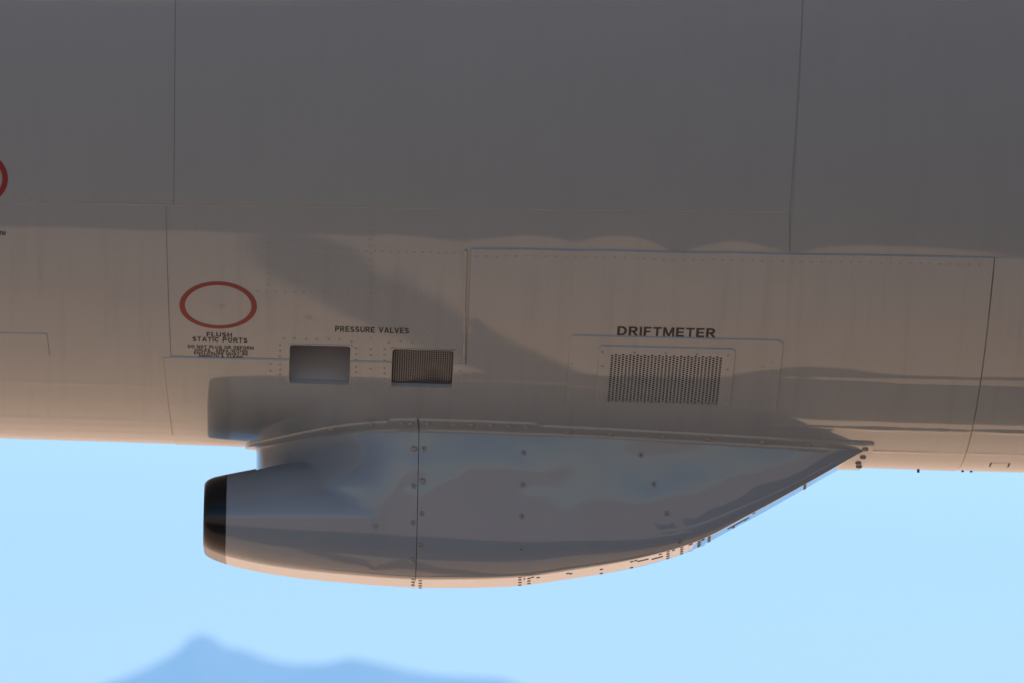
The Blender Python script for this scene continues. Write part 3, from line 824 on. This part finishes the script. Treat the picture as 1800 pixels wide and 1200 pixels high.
# flange screws
bvf = {}
def onflange(px, py, par):
    x, th = p2s(px, py); place('screw', ME_BUTTON, bare(x, th, base_h + 0.0075), nrm(x, th), par)
for q in [(584, 747), (652, 738), (706, 736), (722, 737)]: onflange(*q, fl_f.parent)
for q in [(752, 736.5), (798, 738), (829, 738.5), (863, 739.5), (894, 740.5), (925, 741.5), (998, 751.5), (1073, 755.5), (1166, 760.5), (1246, 764.5), (1341, 769.5), (1421, 774.5),
          (1521, 782), (1517, 796), (1509, 806), (1510, 812)]: onflange(*q, fl_r.parent)
# small drain stubs under the belly
ME_STUB = headmesh('drain_stub', [(0.0035, -.004), (0.0035, 0.008), (0.003, 0.009), (0.002, .007)], 10); ME_STUB.materials.append(simple('blue_anodised', (0.03, 0.06, 0.22), .4, .5))
for px, hgt in ((1614, 1), (1692, .4), (1707, .4)):
    x = X_of(px, 820, 0.1); th = math.radians(93)
    o = place('drain_stub', ME_STUB, surf(x, th, 0.002), nrm(x, th), skin); o.scale = (1, 1, hgt)

hb = (X_of(1732, 815, 0), X_of(1766, 815, 0), p2s(1748, 811)[1], p2s(1748, 818)[1])
lo_, li_ = rrect(hb, 0.0, .01), rrect(hb, -.003, .01); n = len(lo_)
V = [surf(x, th, .0036) for x, th in lo_] + [surf(x, th, .0036) for x, th in li_]
link('flush_handle', mesh('flush_handle', V, [(k, (k + 1) % n, n + (k + 1) % n, n + k) for k in range(n) if k not in (4, 5, 6, 7, 8)]), M_DARK, skin)
for o in list(bpy.data.objects):
    if o.name.startswith('red_ring'): o['label'] = 'red painted ring round the flush static ports'
    elif o.name.startswith('nozzle_lip'): o['label'] = 'glossy black lip round the scoop opening'
    elif o.name.startswith('wire_screen'): o['label'] = 'fine wire screen across the right pressure valve'

# ------------------------------------------------------------------ rest of the airframe (beyond the frame)
def body(name, st, mat, parent, yc, zc, n=28):
    V, F = [], []
    for x, r_ in st:
        for k in range(n):
            a = 2 * math.pi * k / n; V.append((x, yc + r_ * math.cos(a), zc + r_ * math.sin(a)))
    for i in range(len(st) - 1):
        for k in range(n):
            a = i * n + k; b_ = i * n + (k + 1) % n; F.append((a, a + n, b_ + n, b_))
    F.append(tuple(range(n))); F.append(tuple(range((len(st) - 1) * n, len(st) * n)))
    return link(name, mesh(name, V, F, True, 40), mat, parent)
def wing(sgn):
    V, F = [], []
    prof_ = [(0, 0), (.02, .04), (.1, .085), (.3, .11), (.6, .07), (1, 0), (.6, -.03), (.3, -.05), (.1, -.045), (.02, -.025)]
    for y, xle, ch, z in ((1.2, 3.3, 6.5, 3.75), (6.5, 4.0, 5.0, 4.1), (18.5, 6.2, 1.7, 5.2)):
        for a, b_ in prof_: V.append((xle + a * ch, sgn * y, z + b_ * ch * 1.3))
    n = len(prof_)
    for i in range(2):
        for k in range(n): a = i * n + k; b_ = i * n + (k + 1) % n; F.append((a, a + n, b_ + n, b_))
    F.append(tuple(range(2 * n, 3 * n)))
    link('wing', mesh('wing', V, F, True, 40), M_SKIN, aircraft)
EX, EY, EZ = 1.85, 5.9, 5.0
def engine(sgn, blade0):
    y = sgn * EY
    nac = body('engine_nacelle', [(EX - .45, .42), (EX - .35, .60), (EX + .2, .68), (EX + 2, .70), (EX + 4, .6), (EX + 6, .25), (EX + 6.6, .05)], M_SKIN, aircraft, y, EZ)
    body('spinner', [(EX - 1.1, .02), (EX - 1.0, .14), (EX - .75, .24), (EX - .45, .26)], M_BLACK, nac, y, EZ, 16)
    for k in range(3):
        a = blade0 + k * 2 * math.pi / 3; d = Vector((0, math.cos(a), math.sin(a))); tv = Vector((0, -math.sin(a), math.cos(a)))
        V, F = [], []
        st = [(.15, .08, .05, 60), (.6, .15, .05, 50), (1.4, .20, .04, 36), (2.4, .225, .03, 32), (3.4, .215, .015, 30), (3.75, .10, .006, 30)]  # unseen blades lengthened so their shadow stretches diagonally over the ground
        for r_, c_, th_, tw in st:
            tw = math.radians(tw); e1 = tv * math.cos(tw) + Vector((1, 0, 0)) * math.sin(tw); e2 = Vector((1, 0, 0)) * math.cos(tw) - tv * math.sin(tw)
            cc = Vector((EX, y, EZ)) + d * r_
            for k2 in range(8):
                b_ = k2 * math.pi / 4; V.append(cc + e1 * c_ * math.cos(b_) + e2 * th_ * math.sin(b_))
        for i in range(len(st) - 1):
            for k2 in range(8): a_ = i * 8 + k2; b2 = i * 8 + (k2 + 1) % 8; F.append((a_, a_ + 8, b2 + 8, b2))
        F.append(tuple(range(40, 48)))
        link('propeller_shadow_blade', mesh('propeller_shadow_blade', V, F, True, 50), M_BLACK, nac)
for s_ in (1, -1): wing(s_)
engine(1, math.radians(100))

# ------------------------------------------------------------------ haze
hz = bpy.data.materials.new('haze_air'); hz.use_nodes = True
t = hz.node_tree; t.nodes.clear()
out = t.nodes.new('ShaderNodeOutputMaterial'); pv = t.nodes.new('ShaderNodeVolumePrincipled')
pv.inputs['Color'].default_value = (0.27, 0.595, 1.0, 1); pv.inputs['Density'].default_value = 1.12e-4; pv.inputs['Anisotropy'].default_value = 0.5
t.links.new(pv.outputs[0], out.inputs['Volume'])
x0, x1, y0, y1, z0, z1 = -3000, 3000, -1500, 13800, -3, 640
V = [(x, y, z) for z in (z0, z1) for y in (y0, y1) for x in (x0, x1)]
F = [(0, 2, 3, 1), (4, 5, 7, 6), (0, 1, 5, 4), (2, 6, 7, 3), (0, 4, 6, 2), (1, 3, 7, 5)]
o = link('haze', mesh('haze', V, F, False), hz); o['kind'] = 'stuff'
o['label'] = 'pale blue haze lying over the far mountain'
